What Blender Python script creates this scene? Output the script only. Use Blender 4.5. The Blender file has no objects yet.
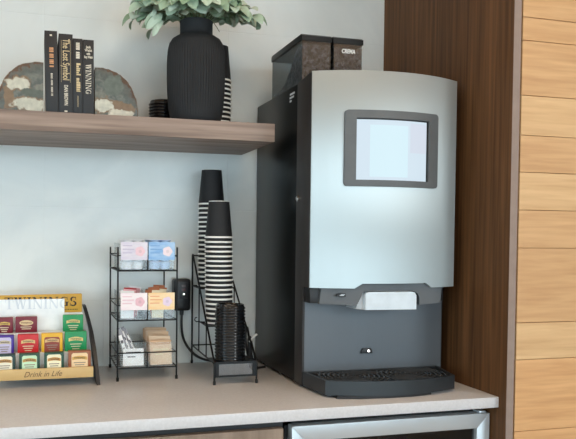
import bpy, bmesh, math, random
from mathutils import Vector, Matrix
random.seed(7)
S = bpy.context.scene
COL = S.collection
PI = math.pi
ORIG = {}                                   # world origin of every object built

# ------------------------------------------------------------------ materials
def lin(c):
    return tuple((v/255/12.92 if v/255 <= .04045 else ((v/255+.055)/1.055)**2.4) for v in c)
def new_mat(name):
    m = bpy.data.materials.new(name); m.use_nodes = True
    return m, m.node_tree.nodes, m.node_tree.links, m.node_tree.nodes['Principled BSDF']
def mat(name, rgb, rough=.5, metal=0., spec=.5, coat=0., var=.06, vscale=30., bump=0., bscale=200.):
    """principled surface with a little procedural colour mottling and optional bump"""
    m, N, L, b = new_mat(name)
    c = lin(rgb)
    b.inputs['Roughness'].default_value = rough
    b.inputs['Metallic'].default_value = metal
    b.inputs['Specular IOR Level'].default_value = spec
    b.inputs['Coat Weight'].default_value = coat
    tc = N.new('ShaderNodeTexCoord'); nz = N.new('ShaderNodeTexNoise')
    nz.inputs['Scale'].default_value = vscale; nz.inputs['Detail'].default_value = 3
    L.new(tc.outputs['Object'], nz.inputs['Vector'])
    r = N.new('ShaderNodeValToRGB')
    r.color_ramp.elements[0].position = .3; r.color_ramp.elements[1].position = .7
    r.color_ramp.elements[0].color = tuple(v*(1-var) for v in c)+(1,)
    r.color_ramp.elements[1].color = tuple(min(1, v*(1+var)) for v in c)+(1,)
    L.new(nz.outputs['Fac'], r.inputs['Fac']); L.new(r.outputs['Color'], b.inputs['Base Color'])
    if bump:
        n2 = N.new('ShaderNodeTexNoise'); n2.inputs['Scale'].default_value = bscale
        L.new(tc.outputs['Object'], n2.inputs['Vector'])
        bp = N.new('ShaderNodeBump'); bp.inputs['Strength'].default_value = bump; bp.inputs['Distance'].default_value = .002
        L.new(n2.outputs['Fac'], bp.inputs['Height']); L.new(bp.outputs['Normal'], b.inputs['Normal'])
    return m
def wood(name, dark, light, scale=(1, 1, 1), rough=.5, fine=60., spec=.4, contrast=(.3, .7)):
    """grain: noise stretched along the axis whose scale is smallest"""
    m, N, L, b = new_mat(name)
    b.inputs['Roughness'].default_value = rough; b.inputs['Specular IOR Level'].default_value = spec
    tc = N.new('ShaderNodeTexCoord'); mp = N.new('ShaderNodeMapping')
    mp.inputs['Scale'].default_value = scale
    L.new(tc.outputs['Object'], mp.inputs['Vector'])
    n1 = N.new('ShaderNodeTexNoise'); n1.inputs['Scale'].default_value = fine; n1.inputs['Detail'].default_value = 5; n1.inputs['Distortion'].default_value = .4
    n2 = N.new('ShaderNodeTexNoise'); n2.inputs['Scale'].default_value = fine*.18; n2.inputs['Detail'].default_value = 3; n2.inputs['Distortion'].default_value = 1.2
    L.new(mp.outputs['Vector'], n1.inputs['Vector']); L.new(mp.outputs['Vector'], n2.inputs['Vector'])
    mx = N.new('ShaderNodeMath'); mx.operation = 'MULTIPLY_ADD'; mx.inputs[1].default_value = .55
    L.new(n1.outputs['Fac'], mx.inputs[0])
    m2 = N.new('ShaderNodeMath'); m2.operation = 'MULTIPLY'; m2.inputs[1].default_value = .45
    L.new(n2.outputs['Fac'], m2.inputs[0]); L.new(m2.outputs[0], mx.inputs[2])
    r = N.new('ShaderNodeValToRGB')
    r.color_ramp.elements[0].position = contrast[0]; r.color_ramp.elements[1].position = contrast[1]
    r.color_ramp.elements[0].color = lin(dark)+(1,); r.color_ramp.elements[1].color = lin(light)+(1,)
    L.new(mx.outputs[0], r.inputs['Fac']); L.new(r.outputs['Color'], b.inputs['Base Color'])
    bp = N.new('ShaderNodeBump'); bp.inputs['Strength'].default_value = .08; bp.inputs['Distance'].default_value = .001
    L.new(mx.outputs[0], bp.inputs['Height']); L.new(bp.outputs['Normal'], b.inputs['Normal'])
    return m
def clear(name, rgb=(235, 240, 242), haze=.05, rough=.08, gloss=.05, graze=.35):
    """thin clear plastic: transparent, with a glossy film that grows at grazing angles and a little milky haze"""
    m, N, L, b = new_mat(name)
    out = N['Material Output']
    tr = N.new('ShaderNodeBsdfTransparent'); tr.inputs['Color'].default_value = lin(rgb)+(1,)
    gl = N.new('ShaderNodeBsdfGlossy'); gl.inputs['Roughness'].default_value = rough
    b.inputs['Base Color'].default_value = lin(rgb)+(1,); b.inputs['Roughness'].default_value = .6
    lw = N.new('ShaderNodeLayerWeight'); lw.inputs['Blend'].default_value = .5
    pw = N.new('ShaderNodeMath'); pw.operation = 'POWER'; pw.inputs[1].default_value = 4
    L.new(lw.outputs['Facing'], pw.inputs[0])
    ma = N.new('ShaderNodeMath'); ma.operation = 'MULTIPLY_ADD'; ma.inputs[1].default_value = graze; ma.inputs[2].default_value = gloss; ma.use_clamp = True
    L.new(pw.outputs[0], ma.inputs[0])
    m1 = N.new('ShaderNodeMixShader'); m1.inputs['Fac'].default_value = haze
    L.new(tr.outputs[0], m1.inputs[1]); L.new(b.outputs[0], m1.inputs[2])
    m2 = N.new('ShaderNodeMixShader')
    L.new(ma.outputs[0], m2.inputs['Fac']); L.new(m1.outputs[0], m2.inputs[1]); L.new(gl.outputs[0], m2.inputs[2])
    L.new(m2.outputs[0], out.inputs['Surface'])
    return m
def emit(name, rgb, strength):
    m, N, L, b = new_mat(name)
    b.inputs['Base Color'].default_value = (.02, .02, .02, 1); b.inputs['Roughness'].default_value = .4; b.inputs['Specular IOR Level'].default_value = .15
    b.inputs['Emission Color'].default_value = lin(rgb)+(1,); b.inputs['Emission Strength'].default_value = strength
    return m

# ------------------------------------------------------------------ mesh builder
class MB:
    def __init__(s): s.bm = bmesh.new()
    def box(s, x0, x1, y0, y1, z0, z1, bev=0., seg=2):
        g = bmesh.ops.create_cube(s.bm, size=1.)['verts']
        for v in g:
            v.co = Vector(((x0+x1)/2+v.co.x*(x1-x0), (y0+y1)/2+v.co.y*(y1-y0), (z0+z1)/2+v.co.z*(z1-z0)))
        if bev:
            ed = list({e for v in g for e in v.link_edges})
            bmesh.ops.bevel(s.bm, geom=ed, offset=bev, segments=seg, profile=.5, affect='EDGES', clamp_overlap=True)
        return s
    def tube(s, pts, r, n=8, closed=False):
        P = [Vector(p) for p in pts]; m = len(P); rings = []
        up = None
        for i, p in enumerate(P):
            if closed: t = (P[(i+1) % m]-P[i-1])
            else: t = (P[min(i+1, m-1)]-P[max(i-1, 0)])
            t.normalize()
            if up is None:
                up = Vector((0, 0, 1)) if abs(t.z) < .9 else Vector((1, 0, 0))
            a = up - t*up.dot(t)
            if a.length < 1e-6: a = t.orthogonal()
            a.normalize(); up = a; b = t.cross(a)
            rr = r[i] if isinstance(r, (list, tuple)) else r
            rings.append([s.bm.verts.new(p+(a*math.cos(2*PI*k/n)+b*math.sin(2*PI*k/n))*rr) for k in range(n)])
        for i in range(m if closed else m-1):
            A, B = rings[i], rings[(i+1) % m]
            for k in range(n):
                s.bm.faces.new((A[k], A[(k+1) % n], B[(k+1) % n], B[k]))
        if not closed:
            s.bm.faces.new(rings[0][::-1]); s.bm.faces.new(rings[-1])
        return s
    def lathe(s, prof, c=(0, 0, 0), n=32, mod=None):
        """prof: list of (r, z); r = 0 closes with a pole"""
        rings = []
        for r, z in prof:
            if r < 1e-6: rings.append([s.bm.verts.new((c[0], c[1], c[2]+z))])
            else:
                ring = []
                for k in range(n):
                    a = 2*PI*k/n; q = r + (mod(a, r, z) if mod else 0)
                    ring.append(s.bm.verts.new((c[0]+q*math.cos(a), c[1]+q*math.sin(a), c[2]+z)))
                rings.append(ring)
        for A, B in zip(rings, rings[1:]):
            for k in range(n):
                a0, a1 = A[k % len(A)], A[(k+1) % len(A)]; b0, b1 = B[k % len(B)], B[(k+1) % len(B)]
                f = [v for i, v in enumerate((a0, a1, b1, b0)) if v not in (a0, a1, b1, b0)[:i]]
                if len(f) > 2: s.bm.faces.new(f)
        return s
    def prism(s, poly, axis, a, b, bev=0.):
        """poly: 2-D loop in the two other axes, extruded along axis from a to b"""
        def P(u, v, w):
            return {'x': (w, u, v), 'y': (u, w, v), 'z': (u, v, w)}[axis]
        A = [s.bm.verts.new(P(u, v, a)) for u, v in poly]; B = [s.bm.verts.new(P(u, v, b)) for u, v in poly]
        n = len(poly); fs = [s.bm.faces.new(A), s.bm.faces.new(B[::-1])]
        for k in range(n): fs.append(s.bm.faces.new((A[k], B[k], B[(k+1) % n], A[(k+1) % n])))
        if bev:
            ed = [e for e in {e for f in fs[:2] for e in f.edges}]
            bmesh.ops.bevel(s.bm, geom=ed, offset=bev, segments=2, profile=.5, affect='EDGES', clamp_overlap=True)
        return s
    def surf(s, f0, f1, xs, zs):
        """closed sheet between front surface f0(x,z)->y and back f1, on grid columns xs with (z0,z1) per column"""
        F = []; 
        for x, (z0, z1) in zip(xs, zs):
            F.append([s.bm.verts.new((x, f0(x), z0)), s.bm.verts.new((x, f0(x), z1)), s.bm.verts.new((x, f1(x), z1)), s.bm.verts.new((x, f1(x), z0))])
        for A, B in zip(F, F[1:]):
            for k in range(4): s.bm.faces.new((A[k], A[(k+1) % 4], B[(k+1) % 4], B[k]))
        s.bm.faces.new(F[0][::-1]); s.bm.faces.new(F[-1])
        return s
    def poly(s, pts): s.bm.faces.new([s.bm.verts.new(p) for p in pts]); return s
    def text(s, body, size, M, depth=.0004, shear=0., bold=0., width=None):
        cu = bpy.data.curves.new('lettering', 'FONT'); cu.body = body; cu.size = size; cu.extrude = depth; cu.offset = bold
        cu.align_x = 'CENTER'; cu.align_y = 'CENTER'; cu.shear = shear; cu.resolution_u = 3
        o = bpy.data.objects.new('lettering', cu); COL.objects.link(o)
        me = bpy.data.meshes.new_from_object(o)
        if width:
            xs = [v.co.x for v in me.vertices]; w = max(xs)-min(xs)
            for v in me.vertices: v.co.x *= width/w
        me.transform(M); s.bm.from_mesh(me)
        bpy.data.objects.remove(o); bpy.data.curves.remove(cu); bpy.data.meshes.remove(me)
        return s
    def xform(s, M):
        bmesh.ops.transform(s.bm, matrix=M, verts=s.bm.verts[:]); return s
    def build(s, name, m, parent=None, origin=None, smooth=True, ang=40, **props):
        bm = s.bm
        bmesh.ops.recalc_face_normals(bm, faces=bm.faces[:])
        if origin is None:
            lo = [min(v.co[i] for v in bm.verts) for i in range(3)]; hi = [max(v.co[i] for v in bm.verts) for i in range(3)]
            origin = ((lo[0]+hi[0])/2, (lo[1]+hi[1])/2, lo[2])
        og = Vector(origin)
        for v in bm.verts: v.co -= og
        me = bpy.data.meshes.new(name); bm.to_mesh(me); bm.free()
        if smooth:
            for p in me.polygons: p.use_smooth = True
            me.set_sharp_from_angle(angle=math.radians(ang))
        o = bpy.data.objects.new(name, me); COL.objects.link(o)
        for mm in (m if isinstance(m, list) else [m]): me.materials.append(mm)
        if parent: o.parent = parent; o.location = og-ORIG[parent.name]
        else: o.location = og
        ORIG[o.name] = og
        for k, v in props.items(): o[k] = v
        return o
def T(label, cat, group=None):
    d = dict(label=label, category=cat)
    if group: d['group'] = group
    return d
def empty(name, loc, label, cat, group=None):
    o = bpy.data.objects.new(name, None); COL.objects.link(o); o.location = loc; o.empty_display_size = .05
    o['label'] = label; o['category'] = cat
    if group: o['group'] = group
    ORIG[o.name] = Vector(loc); return o
def dup(root, loc, label, cat=None, group=None):
    c = root.copy(); COL.objects.link(c); c.location = loc; c['label'] = label
    if cat: c['category'] = cat
    if group: c['group'] = group
    ORIG[c.name] = Vector(loc)
    for ch in list(root.children):
        d = ch.copy(); COL.objects.link(d); d.parent = c
        for g in list(ch.children):
            e = g.copy(); COL.objects.link(e); e.parent = d
    return c
FRONT = lambda x, y, z: Matrix.Translation((x, y, z)) @ Matrix.Rotation(PI/2, 4, 'X')       # lettering facing the room
SPINE = lambda x, y, z: FRONT(x, y, z) @ Matrix.Rotation(-PI/2, 4, 'Z')                     # lettering running down a spine

# serif capitals (unit height), strokes as quads
def serif(ch):
    q = []; t = .19; h = .06; sf = .07
    def V(x, w=t, a=0., b=1.): q.append([(x, a), (x+w, a), (x+w, b), (x, b)])
    def H(x0, x1, y): q.append([(x0, y), (x1, y), (x1, y+sf), (x0, y+sf)])
    def D(xa, ya, xb, yb, w): q.append([(xa, ya), (xa+w, ya), (xb+w, yb), (xb, yb)])
    def A(cx, cy, rx, ry, a0, a1, w0, w1, n=14):
        for k in range(n):
            u, v = k/n, (k+1)/n; A0 = math.radians(a0+(a1-a0)*u); A1 = math.radians(a0+(a1-a0)*v)
            wa = w0+(w1-w0)*math.sin(PI*u); wb = w0+(w1-w0)*math.sin(PI*v)
            q.append([(cx+rx*math.cos(A0), cy+ry*math.sin(A0)), (cx+rx*math.cos(A1), cy+ry*math.sin(A1)),
                      (cx+(rx-wb)*math.cos(A1), cy+(ry-wb*.7)*math.sin(A1)), (cx+(rx-wa)*math.cos(A0), cy+(ry-wa*.7)*math.sin(A0))])
    if ch == 'T':
        V(.3); H(0, .8, .93); H(.2, .6, 0); V(0, .05, .7, 1); V(.75, .05, .7, 1); return q, .8
    if ch == 'W':
        D(.28, 0, .06, 1, .19); D(.28, 0, .5, 1, .08); D(.74, 0, .5, 1, .19); D(.82, 0, 1.04, 1, .08); H(-.03, .32, .93); H(.92, 1.2, .93); H(.42, .75, .93); return q, 1.18
    if ch == 'I': V(.1); H(0, .39, 0); H(0, .39, .93); return q, .39
    if ch == 'N':
        V(.1, .07); D(.72, 0, .08, 1, .2); V(.82, .07); H(0, .27, 0); H(0, .25, .93); H(.71, .99, .93); return q, .98
    if ch == 'G': A(.47, .5, .47, .5, 50, 315, .06, .2); V(.66, .19, .02, .42); H(.56, .95, .4); V(.76, .05, .66, .96); return q, .95
    if ch == 'S': A(.33, .74, .3, .26, 30, 250, .07, .19); A(.33, .27, .34, .28, 90, -150, .15, .19); V(.56, .05, .66, .98); V(0, .05, .02, .34); return q, .7
def serif_word(mb, word, height, M, gap=.13, depth=.0006, width=None):
    x = 0; quads = []
    for ch in word:
        q, w = serif(ch)
        quads += [[(a+x, b) for a, b in f] for f in q]; x += w+gap
    tot = x-gap; sx = (width/tot) if width else height
    for i, f in enumerate(quads):
        d = depth*(1+.02*(i % 5))
        bot = [mb.bm.verts.new(M @ Vector(((a-tot/2)*sx, (b-.5)*height, 0))) for a, b in f]
        top = [mb.bm.verts.new(M @ Vector(((a-tot/2)*sx, (b-.5)*height, d))) for a, b in f]
        mb.bm.faces.new(top)
        for k in range(4): mb.bm.faces.new((bot[k], bot[(k+1) % 4], top[(k+1) % 4], top[k]))

# ------------------------------------------------------------------ shared materials
M_black = mat('black_powder_coat', (26, 26, 28), .45)
M_wire = mat('black_wire', (13, 13, 14), .4, spec=.3)
M_white = mat('white_paint', (232, 232, 230), .5)
M_gold = mat('gold_print', (212, 190, 146), .4, var=.12)
M_cream = mat('cream_print', (236, 226, 196), .6)
M_paper = mat('white_paper', (238, 236, 234), .7)

# ------------------------------------------------------------------ setting
CEIL, FLOOR = 1.78, -.90
XL, XR, YR = -3.2, 1.1343, -6.2
M_ceiling = mat('ceiling_paint', (238, 190, 150), .9)
M_floor = wood('floor_boards', (150, 138, 124), (184, 170, 154), (.1, 1, 1), .5, 30)
MB().box(XL-.2, 4.2, YR-.2, .2, CEIL, CEIL+.1).build('ceiling', M_ceiling, kind='structure')
MB().box(XL-.2, 4.2, YR-.2, .2, FLOOR-.1, FLOOR).build('floor', M_floor, kind='structure')

# tiled back wall: one wall with grout grooves cut by separate tile faces in a single mesh
def tile_material():
    m, N, L, b = new_mat('large_pale_tile')
    b.inputs['Roughness'].default_value = .34; b.inputs['Specular IOR Level'].default_value = .45
    tc = N.new('ShaderNodeTexCoord')
    n1 = N.new('ShaderNodeTexNoise'); n1.inputs['Scale'].default_value = 2.2; n1.inputs['Detail'].default_value = 6; n1.inputs['Distortion'].default_value = 1.6
    L.new(tc.outputs['Object'], n1.inputs['Vector'])
    r = N.new('ShaderNodeValToRGB')
    r.color_ramp.elements[0].position = .32; r.color_ramp.elements[0].color = lin((216, 221, 219))+(1,)
    r.color_ramp.elements[1].position = .62; r.color_ramp.elements[1].color = lin((229, 232, 229))+(1,)
    e = r.color_ramp.elements.new(.48); e.color = lin((222, 226, 224))+(1,)
    L.new(n1.outputs['Fac'], r.inputs['Fac']); L.new(r.outputs['Color'], b.inputs['Base Color'])
    return m
M_tile = tile_material()
M_grout = mat('pale_grout', (158, 164, 162), .9)
mb = MB()
ZT, TH, TW, XT = .5211, .305, .61, -.064
g = .0013
for i in range(-5, 5):
    z0, z1 = ZT+i*TH, ZT+(i+1)*TH
    for j in range(-6, 3):
        x0, x1 = XT+j*TW, XT+(j+1)*TW
        if i < -1: x0, x1 = x0+.19, x1+.19
        z1c, z0c = min(z1-g, CEIL), max(z0+g, FLOOR)
        x1c = min(x1-g, XR)
        x0c = max(x0+g, XL)
        if z1c > z0c and x1c > x0c: mb.box(x0c, x1c, -.0001, .006, z0c, z1c, .0005, 1)
n_tile = len(mb.bm.faces)
mb.box(XL, XR+.03, .0006, .15, FLOOR, CEIL)
mb.bm.faces.ensure_lookup_table()
for f in mb.bm.faces[n_tile:]: f.material_index = 1
mb.build('wall_back', [M_tile, M_grout], kind='structure', smooth=False)

# oak plank wall right of the niche: planks facing the room
oaks = [wood('oak_plank_'+n, d, l, (.16, 1, 2.4), .5, 36, contrast=(.32, .68)) for n, d, l in (
    ('honey', (190, 144, 99), (217, 174, 126)), ('sand', (200, 157, 112), (225, 187, 138)), ('amber', (198, 147, 98), (226, 177, 125)))]
M_gap = mat('plank_gap', (38, 26, 18), .9)
plank_z = [CEIL, 1.62, 1.47, 1.32, 1.17, 1.0227, .9615, .8158, .7097, .6112, .5096, .4076, .2055, .1051, -.0903, -.19, -.34, -.49, -.64, -.79, FLOOR]
pick = [0, 1, 0, 1, 0, 0, 0, 0, 1, 0, 1, 0, 0, 1, 2, 2, 1, 0, 1, 0]
mb = MB(); cnt = []
for k, (za, zb) in enumerate(zip(plank_z, plank_z[1:])):
    mb.box(1.1635, 4.2, -.712, -.692, zb+.0007, za-.0007, .0006, 1); cnt.append(len(mb.bm.faces))
mb.box(1.1635, 4.2, -.6945, .2, FLOOR, CEIL)
mb.bm.faces.ensure_lookup_table()
lo = 0
for k, c in enumerate(cnt):
    for f in mb.bm.faces[lo:c]: f.material_index = pick[k]
    lo = c
for f in mb.bm.faces[lo:]: f.material_index = 3
mb.build('wall_right', oaks+[M_gap], kind='structure', smooth=False)

# walls behind the camera, with window openings to the daylight
M_roomwall = mat('room_wall_paint', (176, 178, 178), .9)
mb = MB()
mb.box(XL-.15, XL, -1.6, .15, FLOOR, CEIL); mb.box(XL-.15, XL, YR, -1.6, FLOOR, -.45); mb.box(XL-.15, XL, YR, -1.6, 1.5, CEIL)
for y in (-3.1, -4.7, YR): mb.box(XL-.15, XL, y, y+.12, -.45, 1.5)
mb.build('wall_left', M_roomwall, kind='structure', smooth=False)
mb = MB()
yb0, yb1 = YR-.15, YR
mb.box(XL, 4.2, yb0, yb1, FLOOR, -.82); mb.box(XL, 4.2, yb0, yb1, 1.55, CEIL); nf = len(mb.bm.faces); mb.box(XL, 4.2, yb0, yb1, .36, .80)  # last box: unseen dark rail added to band the machine door's reflection
for x0, x1 in ((XL, XL+.1), (-1.3, -1.0), (.45, .65), (2.2, 2.5), (4.0, 4.2)): mb.box(x0, x1, yb0, yb1, -.82, 1.55)
mb.box(4.2, 4.35, YR-.15, .2, FLOOR, CEIL)
mb.bm.faces.ensure_lookup_table()
for f_ in mb.bm.faces[nf:nf+6]: f_.material_index = 1
mb.build('wall_rear', [M_roomwall, mat('reflection_rail', (88, 96, 90), .6)], kind='structure', smooth=False)

# ------------------------------------------------------------------ end panel, counter, cabinet, fridge, shelf
M_walnut = wood('dark_walnut_veneer', (58, 36, 18), (122, 84, 52), (1, 1, .03), .55, 80, spec=.2, contrast=(.3, .74))
M_edge = mat('pale_edge_band', (150, 132, 122), .6, spec=.2)
rt = empty('end_panel', (1.142, -.36, FLOOR), 'tall dark walnut end panel closing the niche right of the coffee machine', 'panel')
MB().box(XR, XR+.0220, -.7135, -.0005, FLOOR, CEIL).build('panel_board', M_walnut, rt)
MB().box(XR, XR+.0220, -.7147, -.7136, FLOOR, CEIL).build('edge_strip', M_edge, rt, label='pale narrow front edge strip')

M_quartz = mat('beige_quartz', (214, 213, 215), .32, var=.05, vscale=160)
MB().box(-2.2, XR-.0003, -.6839, -.0004, -.0293, 0, .0018, 2).build('countertop', M_quartz, **T('pale beige quartz countertop with a light front edge under the coffee machine', 'countertop'))

M_cab = wood('grey_brown_laminate', (128, 108, 92), (166, 143, 124), (1, 1, .05), .5, 60)
rt = empty('base_cabinet', (-.3, -.32, FLOOR), 'grey-brown wood base cabinet under the counter, left of the drinks fridge', 'cabinet')
MB().box(-2.2, .5275, -.628, -.003, FLOOR+.1, -.0297).build('carcass', M_black, rt)
for i, (a, b) in enumerate(((-1.26, -.665), (-.66, -.068), (-.063, .5232))):
    d = MB().box(a, b, -.648, -.6285, FLOOR+.12, -.0560, .001, 1).build('cabinet_door', M_cab, rt)
    MB().tube([(b-.05, -.648, -.28), (b-.05, -.675, -.28), (b-.05, -.675, -.42), (b-.05, -.648, -.42)], .005).build('handle', mat('steel_handle', (150, 150, 150), .3, .9), d)
MB().box(-2.2, .5275, -.58, -.5, FLOOR, FLOOR+.1).build('plinth', M_black, rt)

def brushed(name, rgb, rough, axis_scale, strength=.05, aniso=0., metal=1.):
    m, N, L, b = new_mat(name)
    b.inputs['Base Color'].default_value = lin(rgb)+(1,); b.inputs['Metallic'].default_value = metal
    b.inputs['Anisotropic'].default_value = aniso
    if aniso:
        tg = N.new('ShaderNodeTangent'); tg.direction_type = 'RADIAL'; tg.axis = 'Z'; L.new(tg.outputs['Tangent'], b.inputs['Tangent'])
    tc = N.new('ShaderNodeTexCoord'); mp = N.new('ShaderNodeMapping'); mp.inputs['Scale'].default_value = axis_scale
    nz = N.new('ShaderNodeTexNoise'); nz.inputs['Scale'].default_value = 1.; nz.inputs['Detail'].default_value = 4
    L.new(tc.outputs['Object'], mp.inputs['Vector']); L.new(mp.outputs['Vector'], nz.inputs['Vector'])
    mr = N.new('ShaderNodeMapRange'); mr.inputs['To Min'].default_value = rough*.85; mr.inputs['To Max'].default_value = rough*1.15
    L.new(nz.outputs['Fac'], mr.inputs['Value']); L.new(mr.outputs['Result'], b.inputs['Roughness'])
    bp = N.new('ShaderNodeBump'); bp.inputs['Strength'].default_value = strength; bp.inputs['Distance'].default_value = .001
    L.new(nz.outputs['Fac'], bp.inputs['Height']); L.new(bp.outputs['Normal'], b.inputs['Normal'])
    return m
M_fridge = brushed('fridge_stainless', (208, 214, 218), .35, (8, 8, 400), .02, 0., .5)
M_glass = clear('dark_fridge_glass', (150, 152, 156), .0, .05)
M_inner = mat('fridge_liner', (24, 24, 27), .6)
rt = empty('drinks_fridge', (.838, -.33, FLOOR), 'undercounter glass-door drinks fridge with a stainless frame below the coffee machine', 'fridge')
fx0, fx1, fz1, fz0 = .5440, 1.1290, -.0520, FLOOR+.11
mb = MB()
mb.box(fx0-.008, fx0+.012, -.618, -.01, FLOOR+.02, -.036); mb.box(fx1-.014, fx1, -.618, -.01, FLOOR+.02, -.036)
mb.box(fx0-.008, fx1, -.618, -.01, -.058, -.0360); mb.box(fx0-.008, fx1, -.03, -.01, FLOOR+.02, -.06); mb.box(fx0-.008, fx1, -.618, -.01, FLOOR+.02, FLOOR+.1)
mb.build('fridge_body', M_inner, rt)
w = .040; mb = MB()
for poly in ([(fx0, fz1), (fx1, fz1), (fx1-w, fz1-w), (fx0+w, fz1-w)], [(fx0, fz0), (fx0, fz1), (fx0+w, fz1-w), (fx0+w, fz0+w)],
             [(fx1, fz1), (fx1, fz0), (fx1-w, fz0+w), (fx1-w, fz1-w)], [(fx1, fz0), (fx0, fz0), (fx0+w, fz0+w), (fx1-w, fz0+w)]):
    mb.prism(poly, 'y', -.653, -.622, .0012)
df = mb.build('door_frame', M_fridge, rt, label='stainless door frame with mitred corners')
MB().box(fx0+w-.002, fx1-w+.002, -.640, -.634, fz0+w, fz1-w+.002).build('glass_pane', M_glass, df)
MB().box(fx0+w, fx0+w+.010, -.633, -.622, fz0+w, fz1-w).box(fx1-w-.010, fx1-w, -.633, -.622, fz0+w, fz1-w).box(fx0+w, fx1-w, -.633, -.622, fz1-w-.012, fz1-w).build('gasket', M_black, df)
MB().box(fx1-.03, fx1-.008, -.647, -.615, -.0515, -.0465, .001).build('hinge', M_fridge, rt)
MB().box(fx0+.013, fx1-.015, -.60, -.05, -.24, -.235).build('wire_shelf', M_wire, rt)
def can(x, y, z, rgb, label):
    r = empty('drink_can', (x, y, z), label, 'can', 'drinks in the fridge')
    MB().lathe([(0, 0), (.027, 0), (.033, .008), (.033, .108), (.027, .120), (0, .119)], (x, y, z), 24).build('can_body', mat('can_print', rgb, .3, .3), r)
    MB().lathe([(.0268, .1195), (.0276, .1225), (.0255, .1225), (.025, .1205)], (x, y, z), 24).build('can_rim', M_fridge, r)
can(.80, -.57, -.2349, (205, 190, 60), 'yellow-green drink can seen through the top of the fridge door glass')
can(.885, -.57, -.2349, (165, 60, 130), 'magenta drink can seen through the top of the fridge door glass')

M_shelf = wood('smoky_walnut', (100, 82, 72), (174, 152, 138), (.07, 1, 1.6), .5, 42, contrast=(.32, .68))
MB().box(-2.2, .5973, -.3445, -.0004, .7137, .7671, .0006, 1).build('floating_shelf', M_shelf, **T('thick grey-brown walnut floating shelf on the tiled wall holding books and vase', 'shelf'))

# ------------------------------------------------------------------ coffee machine
MX0, MX1 = .6485, 1.1000
MC = (MX0+MX1)/2
arc_pts = [(.6485, -.507), (.670, -.5185), (.69, -.527), (.72, -.5365), (.744, -.542), (.78, -.551), (.812, -.557), (.85, -.563), (.88, -.5655), (.91, -.5655), (.946, -.5635), (.98, -.559), (1.016, -.551), (1.06, -.534), (1.08, -.524), (1.10, -.5125)]
def yarc(x):
    for (xa, ya), (xb, yb) in zip(arc_pts, arc_pts[1:]):
        if x <= xb: return ya+(yb-ya)*(x-xa)/(xb-xa)
    return arc_pts[-1][1]
def yfit(x):      # smooth circular bow through the same points
    R = (.2257**2+.0570**2)/(2*.0570); return -.5665+R-math.sqrt(max(0, R*R-(x-MC-.006)**2))
yarc = yfit
M_side = mat('machine_black_panel', (9, 12, 13), .3, spec=.25)
M_frame = mat('machine_dark_plastic', (40, 36, 35), .5)
M_steel = brushed('machine_stainless', (174, 179, 178), .35, (260, 40, 1.2), .0, 1., .55)
M_panel = brushed('machine_grey_metal', (104, 109, 114), .5, (500, 40, 4), .05, 0., .55)
M_bezel = mat('bezel_grey', (92, 95, 97), .5)
M_house = mat('spout_housing_grey', (84, 87, 90), .45)
M_tray = mat('tray_black_plastic', (38, 43, 47), .35)
rt = empty('coffee_machine', (MC, -.25, 0), 'tall stainless-fronted coffee machine with touchscreen standing on the counter', 'coffee machine')
MB().box(MX0, MX1, -.394, -.016, .008, .878, .002).build('body', M_side, rt, label='black side casing')
mb = MB()
mb.prism([(-.3945, .006), (-.456, .006), (-.456, .2900), (-.500, .2900), (-.5035, .889), (-.486, .889), (-.45, .8835), (-.3945, .879)], 'x', MX0-.0006, MX0+.0120, .001)
mb.prism([(-.3945, .006), (-.456, .006), (-.456, .2900), (-.500, .2900), (-.5035, .889), (-.486, .889), (-.45, .8835), (-.3945, .879)], 'x', MX1-.0120, MX1, .001)
mb.box(MX0+.012, MX1-.012, -.50, -.396, .29, .878); mb.box(MX0+.012, MX1-.012, -.4545, -.396, .006, .29)
mb.build('front_frame', M_frame, rt, label='dark plastic door surround')
xs = [MX0+(MX1-MX0)*k/60 for k in range(61)]
def zbot(x):
    if x < .762 or x > 1.004: return .291
    if x < .784: return .291+.0135*(x-.762)/.022
    if x > .982: return .3045-.0135*(x-.982)/.022
    return .3045
xs = sorted(set(xs+[.762, .784, .982, 1.004]))
o = MB().surf(yarc, lambda x: yarc(x)+.010 if MX0+.003 < x < MX1-.003 else yarc(x)+.006, xs, [(zbot(x), .890) for x in xs]).build('front_door', M_steel, rt, label='bowed brushed stainless front door')
# screen bezel following the bow
def rrect(x0, x1, z0, z1, r, n=6, m=10):
    pts = []
    for cx, cz, a0 in ((x1-r, z1-r, 0), (x0+r, z1-r, 90), (x0+r, z0+r, 180), (x1-r, z0+r, 270)):
        for k in range(n+1):
            a = math.radians(a0+90*k/n); pts.append((cx+r*math.cos(a), cz+r*math.sin(a)))
    out = []
    for i, p in enumerate(pts):
        q = pts[(i+1) % len(pts)]; d = math.hypot(q[0]-p[0], q[1]-p[1]); out.append(p)
        if d > .04:
            for k in range(1, m): out.append((p[0]+(q[0]-p[0])*k/m, p[1]+(q[1]-p[1])*k/m))
    return out
bx0, bx1, bz0, bz1 = .7285, 1.0140, .5730, .7815
dx0, dx1, dz0, dz1 = .7585, .9785, .5900, .7595
outer = rrect(bx0, bx1, bz0, bz1, .010); inner = rrect(dx0, dx1, dz0, dz1, .002)
mb = MB()
lp = []
for loop, off in ((outer, .0), (outer, -.007), (inner, -.0085), (inner, -.0005)):
    lp.append([mb.bm.verts.new((x, yarc(x)+off, z)) for x, z in loop])
for A, B in zip(lp, lp[1:]):
    n = len(A)
    for k in range(n): mb.bm.faces.new((A[k], A[(k+1) % n], B[(k+1) % n], B[k]))
bz = mb.build('screen_bezel', M_bezel, rt, label='grey rounded screen bezel')
M_scr = emit('screen_pale_blue', (214, 231, 243), .76)
M_scr2 = emit('screen_pale_cyan', (212, 237, 246), .80)
M_scr3 = emit('screen_pale_lilac', (220, 229, 243), .72)
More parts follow.
